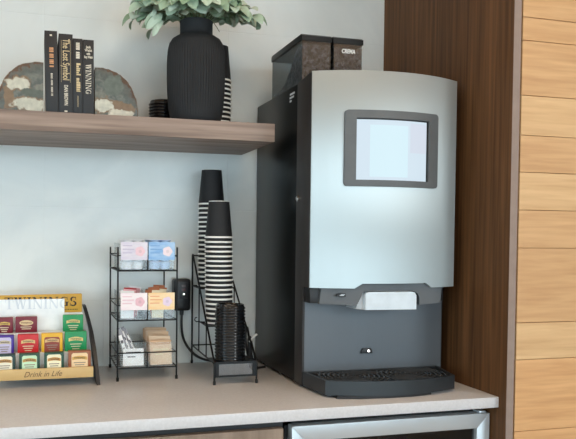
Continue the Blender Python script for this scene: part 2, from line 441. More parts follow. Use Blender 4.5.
def sheet(x0, x1, z0, z1, off):
    X = [x0+(x1-x0)*k/12 for k in range(13)]
    return MB().surf(lambda x: yarc(x)+off, lambda x: yarc(x)+off+.0006, X, [(z0, z1)]*13)
disp = sheet(dx0+.0012, dx1-.0055, dz0+.001, dz1-.0035, -.0022).build('display', M_scr, bz, label='glowing pale blue screen')
sheet(.798, .911, .600, .742, -.0027).build('screen_tile', M_scr2, bz)
sheet(.918, .9715, .668, .750, -.0027).build('screen_tile', M_scr3, bz)
sheet(dx0-.001, dx1+.001, dz0-.001, dz1+.001, -.0010).build('screen_backing', M_black, bz)
# brew recess panel
MB().box(MX0+.0055, MX1-.0035, -.4572, -.4548, .036, .300).build('brew_panel', M_panel, rt, label='brushed grey metal panel behind the spout')
MB().box(.652, 1.075, -.500, -.4575, .247, .2895, .002).build('spout_block', M_black, rt)
# spout housing with an arch cut for the white spout cover
hp = [(.676, .2460), (.764, .2435), (.7755, .2470), (.7830, .262), (.7885, .2765), (.798, .2830), (.945, .2825), (.9600, .2750), (.9660, .2640), (.9665, .2425), (1.044, .2440), (1.0500, .2500), (1.0545, .2905), (1.004, .2905), (.982, .304), (.784, .304), (.762, .2905), (.680, .2905)]
mb = MB()
A = [mb.bm.verts.new((x, yarc(x)+.0105, z)) for x, z in hp]; B = [mb.bm.verts.new((x, -.470, z)) for x, z in hp]
mb.bm.faces.new(A); mb.bm.faces.new(B[::-1])
for k in range(len(hp)): mb.bm.faces.new((A[k], B[k], B[(k+1) % len(hp)], A[(k+1) % len(hp)]))
hs = mb.build('spout_housing', M_house, rt, ang=30)
M_spout = mat('white_spout_plastic', (214, 224, 232), .35)
M_spout2 = mat('grey_spout_plastic', (186, 190, 193), .4)
mb = MB(); sp = [(.7960, .2310), (.9530, .2300), (.9530, .2690), (.9470, .2780), (.937, .2805), (.803, .2810), (.7960, .2760)]
A = [mb.bm.verts.new((x, yarc(x)+.006, z)) for x, z in sp]; B = [mb.bm.verts.new((x, -.472, z)) for x, z in sp]
mb.bm.faces.new(A); mb.bm.faces.new(B[::-1])
for k in range(len(sp)): mb.bm.faces.new((A[k], B[k], B[(k+1) % len(sp)], A[(k+1) % len(sp)]))
MBs = mb.build('spout_cover', M_spout, rt, ang=30, label='white plastic spout cover')
MB().prism([(.7735, .2330), (.7955, .2305), (.7955, .2760), (.7900, .2760), (.7845, .262), (.779, .249)], 'y', -.538, -.475, .001).build('spout_side', M_spout2, rt)
mb = MB(); ov = [(.7335+.0165*math.cos(a), .2715+.0060*math.sin(a)) for a in [2*PI*k/20 for k in range(20)]]
mb.prism(ov, 'y', yarc(.7335)+.0085, yarc(.7335)+.014); mb.build('badge', M_black, hs)
MB().box(.726, .739, yarc(.7335)+.0078, yarc(.7335)+.0086, .2700, .2722).box(.729, .742, yarc(.7335)+.0078, yarc(.7335)+.0086, .2728, .2740).build('badge_print', mat('silver_print', (190, 190, 190), .3, .5), hs)
# cup sensor on the brew panel
MB().prism([(.829, .0935), (.8665, .0925), (.8640, .1045), (.8600, .1085), (.8370, .1085), (.8330, .1045)], 'y', -.4640, -.4573, .001).build('cup_sensor', M_black, rt)
MB().lathe([(0, 0), (.0035, 0), (.003, .002), (0, .0028)], (0, 0, 0), 14).xform(Matrix.Translation((.853, -.4641, .1005)) @ Matrix.Rotation(PI/2, 4, 'X')).build('indicator_light', emit('white_led', (255, 255, 255), 3.), rt)
# drip tray
def trap(ins, dy=0.):
    P = [(MX0+.0012+ins, -.4576-ins), (.6640+ins, -.5860+ins*.6)]
    for k in range(1, 14):
        u = k/14; x = .6640+ins+(1.0535-.6640-2*ins)*u
        P.append((x, -.5870-(.5965-.5870)*u-.0420*(1-(2*u-1)**2)+ins))
    P += [(1.0535-ins, -.5965+ins*.6), (1.0840-ins, -.4576-ins)]
    return P
mb = MB(); o_ = trap(0); i_ = trap(.009)
R0 = [mb.bm.verts.new((x, y, .0080)) for x, y in o_]; R1 = [mb.bm.verts.new((x, y, .0465)) for x, y in o_]
R2 = [mb.bm.verts.new((x, y, .0465)) for x, y in i_]; R3 = [mb.bm.verts.new((x, y, .0340)) for x, y in i_]
for A, B in ((R0, R1), (R1, R2), (R2, R3)):
    for k in range(len(A)): mb.bm.faces.new((A[k], A[(k+1) % len(A)], B[(k+1) % len(B)], B[k]))
mb.bm.faces.new(R0[::-1]); mb.bm.faces.new(R3)
tr = mb.build('drip_tray', M_tray, rt, ang=30, label='black drip tray with slotted grille')
MB().prism([(.690, -.470), (.690, -.606), (.75, -.621), (.83, -.627), (.90, -.627), (.968, -.615), (.968, -.470)], 'z', 0., .0078).build('tray_foot', M_black, rt)
M_gr = mat('grille_black', (58, 61, 64), .16)
mb = MB()
def inside(x, y):
    u = (x-.664)/(1.0535-.664)
    if not .02 < u < .98: return False
    fr = -.587-.0095*u-.042*(1-(2*u-1)**2)+.014
    return fr < y < -.470
for cx, cy in ((.772, -.535), (.948, -.540)):
    for r in [.016+.0128*k for k in range(8)]:
        run = []
        for k in range(73):
            a = 2*PI*k/72; x, y = cx+r*1.05*math.cos(a), cy+r*math.sin(a)
            ok = inside(x, y) and ((x < .859) == (cx < .859)) and abs(x-.859) > .004
            if ok: run.append((x, y, .0445))
            if (not ok or k == 72) and len(run) > 2: mb.tube(run, .0026, 6)
            if not ok: run = []
    for k in range(8):
        a = 2*PI*k/8+.2; p = []
        for j in range(12):
            x, y = cx+(.012+.0095*j)*math.cos(a), cy+(.012+.0095*j)*math.sin(a)
            if inside(x, y) and ((x < .859) == (cx < .859)): p.append((x, y, .0438))
        if len(p) > 1: mb.tube(p, .0022, 5)
mb.tube([(.859, -.475, .0445), (.859, -.615, .0445)], .003, 6)
mb.build('grille', M_gr, tr)
for x, y in ((MX0+.02, -.42), (MX1-.02, -.42), (MX0+.02, -.08), (MX1-.02, -.08)):
    MB().lathe([(0, 0), (.012, 0), (.012, .0085), (0, .0085)], (x, y, 0), 16).build('rubber_foot', M_black, rt)
MB().lathe([(0, 0), (.0085, 0), (.0085, .004), (.006, .006), (0, .006)], (0, 0, 0), 20).xform(Matrix.Translation((MX0-.0005, -.4125, .5437)) @ Matrix.Rotation(-PI/2, 4, 'Y')).build('key_lock', mat('chrome', (215, 215, 215), .15, 1.), rt, label='small round chrome lock on the side')
mb = MB()
for k, (y0, y1, z) in enumerate(((-.333, -.372, .858), (-.330, -.366, .848), (-.331, -.346, .838))):
    mb.box(MX0-.0004, MX0+.0004, y1, y0, z-.0028, z+.0028)
mb.build('side_marking', mat('pale_print', (205, 208, 210), .6), rt)
# bean hoppers
M_smoke = clear('clear_hopper_plastic', (214, 218, 220), .01, .1, .07, .12)
def bean_material():
    m, N, L, b = new_mat('coffee_beans')
    b.inputs['Roughness'].default_value = .35
    tc = N.new('ShaderNodeTexCoord'); v = N.new('ShaderNodeTexVoronoi'); v.inputs['Scale'].default_value = 115
    L.new(tc.outputs['Object'], v.inputs['Vector'])
    r = N.new('ShaderNodeValToRGB'); r.color_ramp.elements[0].color = lin((32, 29, 31))+(1,); r.color_ramp.elements[1].color = lin((138, 134, 140))+(1,)  # lighter greys paint in the reflections on the dark beans
    sx = N.new('ShaderNodeSeparateColor'); L.new(v.outputs['Color'], sx.inputs[0])
    L.new(sx.outputs[0], r.inputs['Fac']); L.new(r.outputs['Color'], b.inputs['Base Color'])
    bp = N.new('ShaderNodeBump'); bp.invert = True; bp.inputs['Strength'].default_value = 1.; bp.inputs['Distance'].default_value = .006
    L.new(v.outputs['Distance'], bp.inputs['Height']); L.new(bp.outputs['Normal'], b.inputs['Normal'])
    return m
M_bean = bean_material()
M_lid = mat('hopper_lid_black', (17, 19, 20), .4, spec=.3)
for i, (x0, x1) in enumerate(((.6545, .7435), (.7535, .8440))):
    y0, y1, zb, zt = -.412, -.150, .8790, 1.0000
    mb = MB(); t = .002
    mb.box(x0, x1, y0, y0+t, zb, zt); mb.box(x0, x1, y1-t, y1, zb, zt); mb.box(x0, x0+t, y0+t, y1-t, zb, zt); mb.box(x1-t, x1, y0+t, y1-t, zb, zt); mb.box(x0+t, x1-t, y0+t, y1-t, zb, zb+t)
    hp_ = mb.build('bean_hopper', M_smoke, rt, smooth=False, label=['clear bean hopper nearer the shelf', 'clear bean hopper with a white printed label'][i])
    MB().prism([(y0-.003, zt), (y1+.003, zt), (y1+.003, zt+.014), (y1-.004, zt+.019), (y0+.004, zt+.019), (y0-.003, zt+.014)], 'x', x0-.003, x1+.003, .0015).build('hopper_lid', M_lid, hp_)
    # heap of beans: steep against the front wall, sloping away to the back
    mb = MB(); nx, ny = 10, 26; ya, yb = y0+t+.0006, y1-t-.0006; xa, xb = x0+t+.0006, x1-t-.0006
    top = {}
    for a in range(nx+1):
        for c in range(ny+1):
            u = c/ny
            h = .105*math.exp(-(max(0, u-.08)/.38)**2)*(1-.04*i)+.006+random.uniform(-.002, .002)
            top[a, c] = mb.bm.verts.new((xa+(xb-xa)*a/nx, ya+(yb-ya)*u, zb+t+h))
    bot = {k: mb.bm.verts.new((v.co.x, v.co.y, zb+t+.0004)) for k, v in top.items()}
    for a in range(nx):
        for c in range(ny):
            mb.bm.faces.new((top[a, c], top[a+1, c], top[a+1, c+1], top[a, c+1])); mb.bm.faces.new((bot[a, c], bot[a, c+1], bot[a+1, c+1], bot[a+1, c]))
    for a in range(nx):
        for c in (0, ny): mb.bm.faces.new((top[a, c], bot[a, c], bot[a+1, c], top[a+1, c]))
    for c in range(ny):
        for a in (0, nx): mb.bm.faces.new((top[a, c], top[a, c+1], bot[a, c+1], bot[a, c]))
    mb.build('beans', M_bean, hp_, kind='stuff')
    if i == 1:
        cx = .7995
        mb = MB()
        mb.text('CREMA', .017, FRONT(cx, y0-.0008, .9785), .0003, .1, .0004, .043)
        mb.build('hopper_label', M_white, hp_)

# ------------------------------------------------------------------ books, geode bookends, vase, shelf cups
M_cover = mat('black_book_cover', (36, 36, 38), .55)
M_pages = mat('book_pages', (214, 206, 190), .8)
M_orange = mat('orange_print', (206, 150, 104), .5)
M_lightp = mat('pale_print_spine', (222, 214, 196), .5)
yf = -.3275; x = -.0597; SZ = .7671
specs = [(.0343, .2225, .15), (.0381, .2175, .155), (.0266, .2075, .14), (.0304, .2065, .15)]
labels = ['tallest black book, leftmost of the row, with an orange spine title', 'thick black book with a gold title framed by thin lines', 'thinnest black book, with pale lettering, second from the right', 'black book with WINNING in white down its spine']
for k, ((w, h, d), lab) in enumerate(zip(specs, labels)):
    a, b = x+.0003, x+w-.0003; x += w
    r = empty('book', ((a+b)/2, yf+d/2, SZ), lab, 'book', 'black hardback books on the shelf')
    mb = MB(); t = .0022
    mb.box(a, b, yf, yf+t, SZ, SZ+h, .0009); mb.box(a, a+t, yf+t, yf+d, SZ, SZ+h); mb.box(b-t, b, yf+t, yf+d, SZ, SZ+h)
    mb.build('cover', M_cover, r)
    MB().box(a+t+.0002, b-t-.0002, yf+t+.0002, yf+d-.004, SZ+.003, SZ+h-.003).build('pages', M_pages, r)
    c = (a+b)/2; y = yf-.0003
    ln = (.022, .006, .005, .004)[k]; r.rotation_euler = (0, -ln, 0); r.location.z += (b-a)/2*math.sin(ln)+.0001
    if k == 0:
        mb = MB(); zz = SZ+.177
        for q in range(13):
            ww = random.uniform(.0022, .0042); mb.box(c-.005, c+.006, y-.0003, y, zz-ww, zz) if q % 4 != 3 else None; zz -= ww+.0010
        mb.build('spine_title', M_orange, r)
        mb = MB(); zz = SZ+.107
        for q in range(20):
            ww = random.uniform(.0014, .0026); mb.box(c-.0025, c+.0025, y-.0003, y, zz-ww, zz) if q % 6 != 5 else None; zz -= ww+.0012
        mb.build('author_line', M_lightp, r)
        MB().box(c-.003, c+.003, y-.0003, y, SZ+.208, SZ+.2125).build('publisher_mark', M_lightp, r)
    elif k == 1:
        mb = MB().text('The Lost Symbol', .026, SPINE(c, y, SZ+.147), .0003, 0, .0002, .112); mb.build('spine_title', M_gold, r)
        mb = MB().box(c+.0118, c+.0124, y-.0003, y, SZ+.085, SZ+.20).box(c-.0124, c-.0118, y-.0003, y, SZ+.085, SZ+.20); mb.build('spine_rule', M_gold, r)
        mb = MB().text('DAN BROWN', .014, SPINE(c, y, SZ+.050), .0003, 0, .0003, .055); mb.build('author_line', M_lightp, r); MB().box(c-.004, c+.004, y-.0003, y, SZ+.004, SZ+.008).build('publisher_mark', M_lightp, r)
    elif k == 2:
        mb = MB(); zz = SZ+.196
        for q in range(9):
            ww = random.uniform(.003, .005); mb.box(c-.005, c+.005, y-.0003, y, zz-ww, zz) if q != 4 else None; zz -= ww+.0011
        mb.build('subtitle', M_lightp, r)
        mb = MB(); zz = SZ+.140
        for q in range(14):
            ww = random.uniform(.003, .0055); e = random.uniform(.004, .0075); mb.box(c-.004, c-.004+e*1.6, y-.0003, y, zz-ww, zz) if q not in (6,) else None; zz -= ww+.0012
        mb.build('spine_title', M_gold, r)
        mb = MB(); zz = SZ+.05
        for q in range(12): mb.box(c-.0012, c+.0012, y-.0003, y, zz-.0015, zz); zz -= .0026
        mb.build('author_line', M_gold, r)
    else:
        mb = MB(); serif_word(mb, 'WINNING', .0150, SPINE(c, y, SZ+.098), depth=.0005, width=.082); mb.build('spine_title', M_lightp, r)
        mb = MB()
        for q, (tx, ww) in enumerate((('Jack', .014), ('Welch', .020), ('with', .010), ('Suzy Welch', .023))):
            mb.text(tx, .0095, FRONT(c, y, SZ+.186-.0092*q), .0003, 0, .0003, ww)
        mb.build('author_line', M_lightp, r)

def agate(name, blobs, cx, cz, a, b):
    m, N, L, bs = new_mat(name)
    bs.inputs['Roughness'].default_value = .25
    tc = N.new('ShaderNodeTexCoord')
    nz = N.new('ShaderNodeTexNoise'); nz.inputs['Scale'].default_value = 55; nz.inputs['Detail'].default_value = 6; nz.inputs['Distortion'].default_value = .8
    L.new(tc.outputs['Object'], nz.inputs['Vector'])
    def mth(op, i0, i1=None, clamp=False):
        n = N.new('ShaderNodeMath'); n.operation = op; n.use_clamp = clamp
        for k, i in enumerate((i0, i1)):
            if i is None: continue
            if isinstance(i, (int, float)): n.inputs[k].default_value = i
            else: L.new(i, n.inputs[k])
        return n.outputs[0]
    sp = N.new('ShaderNodeSeparateXYZ'); L.new(tc.outputs['Object'], sp.inputs[0])
    def ell(x0, z0, rx, rz):
        u = mth('DIVIDE', mth('SUBTRACT', sp.outputs['X'], x0), rx); w = mth('DIVIDE', mth('SUBTRACT', sp.outputs['Z'], z0), rz)
        return mth('SQRT', mth('ADD', mth('MULTIPLY', u, u), mth('MULTIPLY', w, w)))
    rad = mth('ADD', ell(cx, cz, a, b), mth('MULTIPLY', mth('SUBTRACT', nz.outputs['Fac'], .5), .42))
    r = N.new('ShaderNodeValToRGB'); cr = r.color_ramp
    cr.elements[0].position = .0; cr.elements[0].color = lin((118, 118, 106))+(1,)
    cr.elements[1].position = 1.; cr.elements[1].color = lin((92, 66, 48))+(1,)
    for p, c in ((.35, (92, 98, 92)), (.5, (128, 128, 118)), (.62, (84, 92, 90)), (.72, (116, 120, 112)), (.84, (88, 94, 90)), (.94, (98, 98, 92)), (.985, (92, 84, 76))):
        e = cr.elements.new(p); e.color = lin(c)+(1,)
    L.new(rad, r.inputs['Fac'])
    col = r.outputs['Color']
    n2 = N.new('ShaderNodeTexNoise'); n2.inputs['Scale'].default_value = 52; n2.inputs['Detail'].default_value = 6
    L.new(tc.outputs['Object'], n2.inputs['Vector'])
    for bx, bzz, rx, rz, c in blobs:
        d = mth('ADD', ell(bx, bzz, rx, rz), mth('MULTIPLY', mth('SUBTRACT', n2.outputs['Fac'], .5), 1.7))
        f = mth('MULTIPLY', mth('SUBTRACT', 1.04, d), 5., True)
        mx = N.new('ShaderNodeMix'); mx.data_type = 'RGBA'
        L.new(f, mx.inputs[0]); L.new(col, mx.inputs[6]); mx.inputs[7].default_value = lin(c)+(1,)
        col = mx.outputs[2]
    n3 = N.new('ShaderNodeTexNoise'); n3.inputs['Scale'].default_value = 70; n3.inputs['Detail'].default_value = 6
    L.new(tc.outputs['Object'], n3.inputs['Vector'])
    mr = N.new('ShaderNodeMapRange'); mr.inputs['From Min'].default_value = .3; mr.inputs['From Max'].default_value = .7; mr.inputs['To Min'].default_value = .72; mr.inputs['To Max'].default_value = 1.04
    L.new(n3.outputs['Fac'], mr.inputs['Value'])
    mm = N.new('ShaderNodeMix'); mm.data_type = 'RGBA'; mm.blend_type = 'MULTIPLY'; mm.inputs[0].default_value = 1.
    L.new(col, mm.inputs[6]); L.new(mr.outputs['Result'], mm.inputs[7])
    L.new(mm.outputs[2], bs.inputs['Base Color'])
    return m
M_crust = mat('rough_brown_crust', (104, 82, 66), .9, var=.35, vscale=60, bump=.8, bscale=90)
def bookend(side, xin, xout, h, label, blobs, cx):
    a = abs(xout-xin); s_ = 1 if xout > xin else -1
    poly = [(xin, SZ+.0002)]; n = 26
    up = []
    for k in range(n+1):
        th = PI/2*k/n; rr = 1+random.uniform(-.008, .008)
        e = .80   # slightly boxier than an ellipse
        up.append((xin+s_*a*rr*max(0, math.cos(th))**e, SZ+.0002+max(0, h*rr*max(0, math.sin(th))**.92)))
    poly = up + [(xin, SZ+.0002)]
    y0, y1 = -.322, -.286
    mb = MB().prism(poly, 'y', y0+.0015, y1)
    o = mb.build('geode_bookend', M_crust, origin=(xin, y0, SZ), **T(label, 'bookend', 'agate slice bookends'))
    inset = [(xin+(px-xin)*.985, SZ+.0004+(pz-SZ)*.985) for px, pz in poly]
    MB().prism(inset, 'y', y0, y0+.0014).build('polished_face', agate('agate_'+side, blobs, cx, 0, a*1.0, h*1.0), o, origin=(xin, y0, SZ), smooth=False, label='polished grey-green face with cream patches')
CRM = (206, 204, 188)
bookend('left', -.0665, -.190, .137, 'agate bookend left of the black books, cut off by the picture edge', [(-.092, .040, .016, .040, (132, 108, 84)), (-.066, .075, .040, .023, (132, 108, 84)), (-.038, .022, .050, .024, (132, 108, 84)), (-.066, .075, .034, .017, CRM), (-.036, .020, .044, .019, (200, 198, 182)), (-.030, .052, .034, .012, (92, 100, 92))], 0.)
bookend('right', .0725, .194, .134, 'agate bookend right of the black books, cream patch at its lower corner', [(.060, .022, .050, .024, (132, 108, 84)), (.024, .030, .034, .027, (132, 108, 84)), (.022, .030, .027, .021, CRM), (.068, .009, .040, .012, (208, 202, 184)), (.050, .085, .03, .03, (104, 112, 104))], 0.)

M_vase = mat('matt_black_ceramic', (27, 29, 32), .75, var=.1)
VX, VY = .3810, -.2350
vp = [(0, .002), (.066, .0), (.070, .002), (.0745, .012), (.0765, .0165), (.0770, .019), (.0800, .03), (.0845, .06), (.0873, .10), (.0885, .14), (.0885, .18), (.0878, .205), (.0860, .225), (.0815, .243), (.0735, .256), (.0620, .2635), (.0535, .2675), (.0500, .271), (.0492, .280), (.0495, .305), (.0505, .311), (.0480, .3125), (.0455, .309), (.0455, .27), (0, .268)]
def flute(a, r, z):
    if .024 < z < .238 and r > .075: return -.0011*(1-abs(math.cos(a*32)))*2.0*min(1, (z-.024)/.02, (.238-z)/.02)
    return 0
MB().lathe(vp, (VX, VY, SZ+.0002), 384, flute).build('ribbed_vase', M_vase, ang=60, **T('large matt black ribbed vase with a short neck on the shelf', 'vase'))

# greenery in the vase
def leaf_material():
    m, N, L, b = new_mat('sage_leaf')
    b.inputs['Roughness'].default_value = .6
    g = N.new('ShaderNodeNewGeometry'); r = N.new('ShaderNodeValToRGB')
    cr = r.color_ramp; cr.elements[0].color = lin((120, 150, 118))+(1,); cr.elements[1].color = lin((206, 220, 204))+(1,)
    e = cr.elements.new(.35); e.color = lin((158, 182, 154))+(1,)
    e = cr.elements.new(.7); e.color = lin((182, 202, 180))+(1,)
    L.new(g.outputs['Random Per Island'], r.inputs['Fac'])
    L.new(r.outputs['Color'], b.inputs['Base Color'])
    b.inputs['Subsurface Weight'].default_value = 0.
    return m
M_leaf = leaf_material(); M_stem = mat('green_brown_stem', (96, 104, 72), .7)
bq = empty('leafy_bouquet', (VX, VY, SZ+.2705), 'pale sage-green round-leaved foliage bunch standing in the black vase', 'plant')
lv, st = MB(), MB()
rnd = random.Random(21)
def leaf(p, d, n, ln, wd):
    d = Vector(d).normalized(); n = Vector(n); n = (n-d*n.dot(d))
    if n.length < 1e-4: n = d.orthogonal()
    n.normalize(); s_ = d.cross(n); P = Vector(p); rows = []
    K = 7
    for i in range(K+1):
        u = i/K; w = wd*math.sqrt(max(.0004, 1-(2*(u**.9)-1)**2))*(.86+.14*u) if i < K else wd*.12
        c = P+d*(ln*u)+n*(.18*ln*math.sin(PI*u)-.10*ln*u*u)
        rows.append([c+s_*w*q+n*(abs(q)*w*.28) for q in (-1, -.5, 0, .5, 1)])
    for v in (v for R in rows for v in R):
        q = math.hypot(v.x-VX, v.y-VY); h = v.z-SZ
        if v.y > -.010 or (h < .319 and q < .058) or (h < .275 and q < .098) or h < (.240 if v.x < VX-.075 else .303)+.31*max(0, v.y-VY): return
    rows = [[lv.bm.verts.new(v) for v in R] for R in rows]
    for A, B in zip(rows, rows[1:]):
        for k in range(4): lv.bm.faces.new((A[k], A[k+1], B[k+1], B[k]))
stems = []
for ring, (n_, r0, r1, h0, h1) in enumerate(((15, .140, .180, .052, .075), (14, .095, .150, .060, .095), (12, .05, .11, .08, .14))):
    for k in range(n_):
        az = 360*k/n_+ring*11+rnd.uniform(-6, 6)
        stems.append((az, rnd.uniform(r0, r1)*(1. if math.cos(math.radians(az)) < 0 else 1.02), rnd.uniform(h0, h1), rnd.uniform(.042, .050)))
for az, reach, hz, ls in stems:
    a = math.radians(az); D = Vector((math.cos(a), math.sin(a), 0)); P0 = Vector((VX, VY, SZ+.272))+D*.010
    if math.sin(a) < -.35: reach *= .72
    if P0.y+reach*math.sin(a) > -.04: reach = max(.05, (-.05-P0.y)/math.sin(a))
    pts = []
    for k in range(9):
        u = k/8; z = .046*min(1, u*3.5)+(hz-.046)*max(0, (u-.28)/.72)+.022*math.sin(PI*max(0, (u-.28)/.72))
        pts.append(P0+D*(.026*min(1, u*3.5)+(reach-.036)*max(0, (u-.28)/.72))+Vector((0, 0, z)))
    st.tube(pts, [.0020-.0010*k/8 for k in range(9)], 6)
    for k in range(3, 9):
        t = (pts[min(k+1, 8)]-pts[k-1]).normalized(); side = t.cross(Vector((0, 0, 1))).normalized()
        for sg in (-1, 1):
            dd = t*rnd.uniform(.3, .8)+side*sg*rnd.uniform(.5, 1.)+Vector((0, 0, rnd.uniform(-.45, .45)))
            nn = Vector((rnd.uniform(-.5, .5), -.75+rnd.uniform(-.4, .3), .7)); l = ls*rnd.uniform(.95, 1.3)
            leaf(pts[k], dd, nn, l, l*rnd.uniform(.36, .47))
    leaf(pts[8], (pts[8]-pts[7]), (0, -.6, .8), ls*1.2, ls*.47)
# a drooping pointed spray on the left
for (dx, dz, ln) in ((-.112, .052, .05), (-.125, .040, .050), (-.108, .030, .05), (-.120, .022, .045), (-.128, .060, .04), (-.115, .044, .06), (-.135, .050, .045)):
    leaf((VX+dx, VY-.02, SZ+.272+dz), (-.55+rnd.uniform(-.2, .3), -.1, -.7+rnd.uniform(-.2, .2)), (.3, -.8, .4), ln, ln*.20)
st.build('stems', M_stem, bq)
lv.build('leaves', M_leaf, bq, kind='stuff')

# ---- paper cups (upside down) and lids
M_cup = mat('black_paper_cup', (31, 31, 33), .62, spec=.35)
M_rim = mat('white_cup_rim', (242, 240, 234), .5)
CH, RT, RB = .1135, .0326, .0428
ORD = ['topmost', 'second', 'third', 'fourth', 'fifth', 'sixth', 'seventh', 'eighth', 'ninth', 'tenth', 'eleventh', 'twelfth', 'thirteenth', 'fourteenth', 'fifteenth', 'sixteenth', 'seventeenth', 'eighteenth', 'nineteenth', 'twentieth', 'twenty-first']
def make_cup(loc, label, group):
    r = empty('paper_cup', loc, label, 'cup', group)
    x, y, z = loc; e = .0007; ro = lambda h: RB-(RB-RT)*h/CH
    MB().lathe([(0, CH-.006), (RT-.0012, CH-.006), (RT-.0012, CH), (RT, CH), (ro(.0045), .0045), (ro(.0045)-e, .0045), (ro(CH-.0075)-e, CH-.0075), (0, CH-.0075)], loc, 40).build('cup_wall', M_cup, r)
    MB().lathe([(RT-.0012, CH+.0001), (RT-.0004, CH+.0001), (RT-.0003, CH+.0010), (RT-.0006, CH+.0020), (RT-.0013, CH+.0012), (RT-.0012, CH+.0001)], loc, 40).build('base_ring', M_rim, r, label='pale paper edge round the cup base')
    MB().lathe([(RB-.0007, .0002), (RB+.0012, .0002), (RB+.0019, .0018), (RB+.0019, .0040), (RB+.0011, .0056), (RB-.0002, .0058), (RB-.0007, .004), (RB-.0007, .0002)], loc, 40).build('rim', M_rim, r, label='white rolled rim')
    return r
def place(o, n, where): return ('topmost black paper cup of %s' % where) if n == 0 else ('black paper cup, %s from top of %s' % (ORD[n], where))
PITCH = .0148
def cup_stack(proto, x, y, zbase, n, where, group, lean=(0, 0)):
    for k in range(n):
        z = zbase+PITCH*(n-1-k)
        loc = (x+lean[0]*(z-zbase), y+lean[1]*(z-zbase), z); lab = place(None, k, where)
        if proto is None: proto = make_cup(loc, lab, group)
        else: dup(proto, loc, lab, 'cup', group)
    return proto
proto = cup_stack(None, .4690, -.0900, .2680, 19, 'the rear stack on the wire rack', 'cups in the rear stack on the rack')
cup_stack(proto, .4695, -.2000, .1600, 19, 'the front stack on the wire rack', 'cups in the front stack on the rack', (-.014, 0))
cup_stack(proto, .4810, -.1150, SZ+.0003, 12, 'the stack behind the black vase', 'cups behind the vase', (0, 0))
M_lidp = mat('glossy_black_lid', (24, 25, 27), .16)
def make_lid(loc, label, group):
    r = empty('cup_cover', loc, label, 'lid', group)
    MB().lathe([(.0417, .0), (.0448, .0), (.0458, .0012), (.0458, .0032), (.0445, .0048), (.0425, .0058), (.0412, .0125), (.0400, .0140), (.0375, .0140), (.0360, .0105), (0, .0100), (0, .0090), (.0362, .0092), (.0388, .0128), (.0404, .0119), (.0417, .0050), (.0417, 0)], loc, 40).build('lid_shell', M_lidp, r)
    return r
LP = .0096
pl = None
for k in range(17):
    loc = (.4755, -.3050, .0622+LP*(16-k)); lab = ('topmost black plastic lid of the stack in the wire rack front tray' if k == 0 else 'black plastic lid, %s from the top of the wire rack lid stack' % ORD[k])
    pl = make_lid(loc, lab, 'lids in the rack tray') if pl is None else pl
    if k: dup(pl, loc, lab, 'lid', 'lids in the rack tray')
for k in range(9):
    dup(pl, (.3020, -.115, SZ+.0003+LP*(8-k)), ('topmost black lid of the short stack beside the vase on the shelf' if k == 0 else 'black lid, %s from the top of the short stack beside the vase' % ORD[k]), 'lid', 'lids on the shelf')

# ------------------------------------------------------------------ cup rack
wx0, wx1 = .4135, .5420
rt = empty('cup_rack', ((wx0+wx1)/2, -.19, 0), 'black wire rack on the counter holding two cup stacks and lids', 'rack')
R_ = .0030
for x, xb in ((wx0, .4240), (wx1, .5360)):
    side = MB()
    def X_(y): return xb+(x-xb)*(-.012-y)/.3504
    def W(*P): return [(X_(y), y, z) for y, z in P]
    side.tube(W((-.012, .0), (-.012, .366), (-.018, .3695), (-.024, .3660), (-.350, .0740), (-.3610, .0680), (-.3624, .0640), (-.3624, .0)), R_, 8)
    side.tube(W((-.012, .0615), (-.3624, .0615)), R_*.8, 6)
    side.tube(W((-.130, .2650), (-.130, .0615)), R_*.7, 6); side.tube(W((-.245, .1600), (-.245, .0615)), R_*.7, 6)
    side.tube(W((-.012, .2640), (-.142, .2640)), R_*.7, 6); side.tube(W((-.142, .1570), (-.255, .1570)), R_*.7, 6)
    side.build('side_frame', M_wire, rt)
    for y in (-.012, -.3624): MB().lathe([(0, 0), (.0042, 0), (.0042, .010), (.003, .012), (0, .012)], (X_(y), y, 0), 12).build('foot_cap', M_wire, rt)
for y, z in ((-.012, .0615), (-.012, .264), (-.055, .264), (-.095, .264), (-.142, .264), (-.150, .1570), (-.180, .1570), (-.220, .1570), (-.255, .1570), (-.012, .3665)):
    u_ = (-.012-y)/.3504
    MB().tube([(.4240+(wx0-.4240)*u_, y, z), (.5360+(wx1-.5360)*u_, y, z)], R_*.75, 6).build('cross_wire', M_wire, rt)
mb = MB()
mb.box(wx0+.004, wx1-.004, -.3624, -.255, .0580, .0610)
mb.build('lid_platform', M_wire, rt)
mb = MB()
mb.box(wx0+.003, wx1-.003, -.3640, -.3605, .0600, .0665); mb.box(wx0+.003, wx1-.003, -.3640, -.3605, .0215, .0270); mb.box(wx0+.003, wx0+.013, -.3640, -.3605, .0270, .0600); mb.box(wx1-.013, wx1-.003, -.3640, -.3605, .0270, .0600)
mb.build('tray_front', M_wire, rt)
mb = MB()
k = wx0+.014
while k < wx1-.014: mb.box(k-.0006, k+.0006, -.3630, -.3618, .0270, .0600); k += .0036
for q in range(9): mb.box(wx0+.013, wx1-.013, -.3628, -.3616, .0290+.0036*q, .0302+.0036*q)
mb.build('mesh_panel', mat('grey_wire_mesh', (128, 128, 130), .5, .2), rt, label='fine grey wire mesh front')
mb = MB().tube([(.4200, -.142, .159), (.4080, -.146, .158), (.4020, -.147, .164), (.4040, -.147, .171), (.4100, -.147, .172)], .0017, 6)
mb.build('wire_hook', M_wire, rt)

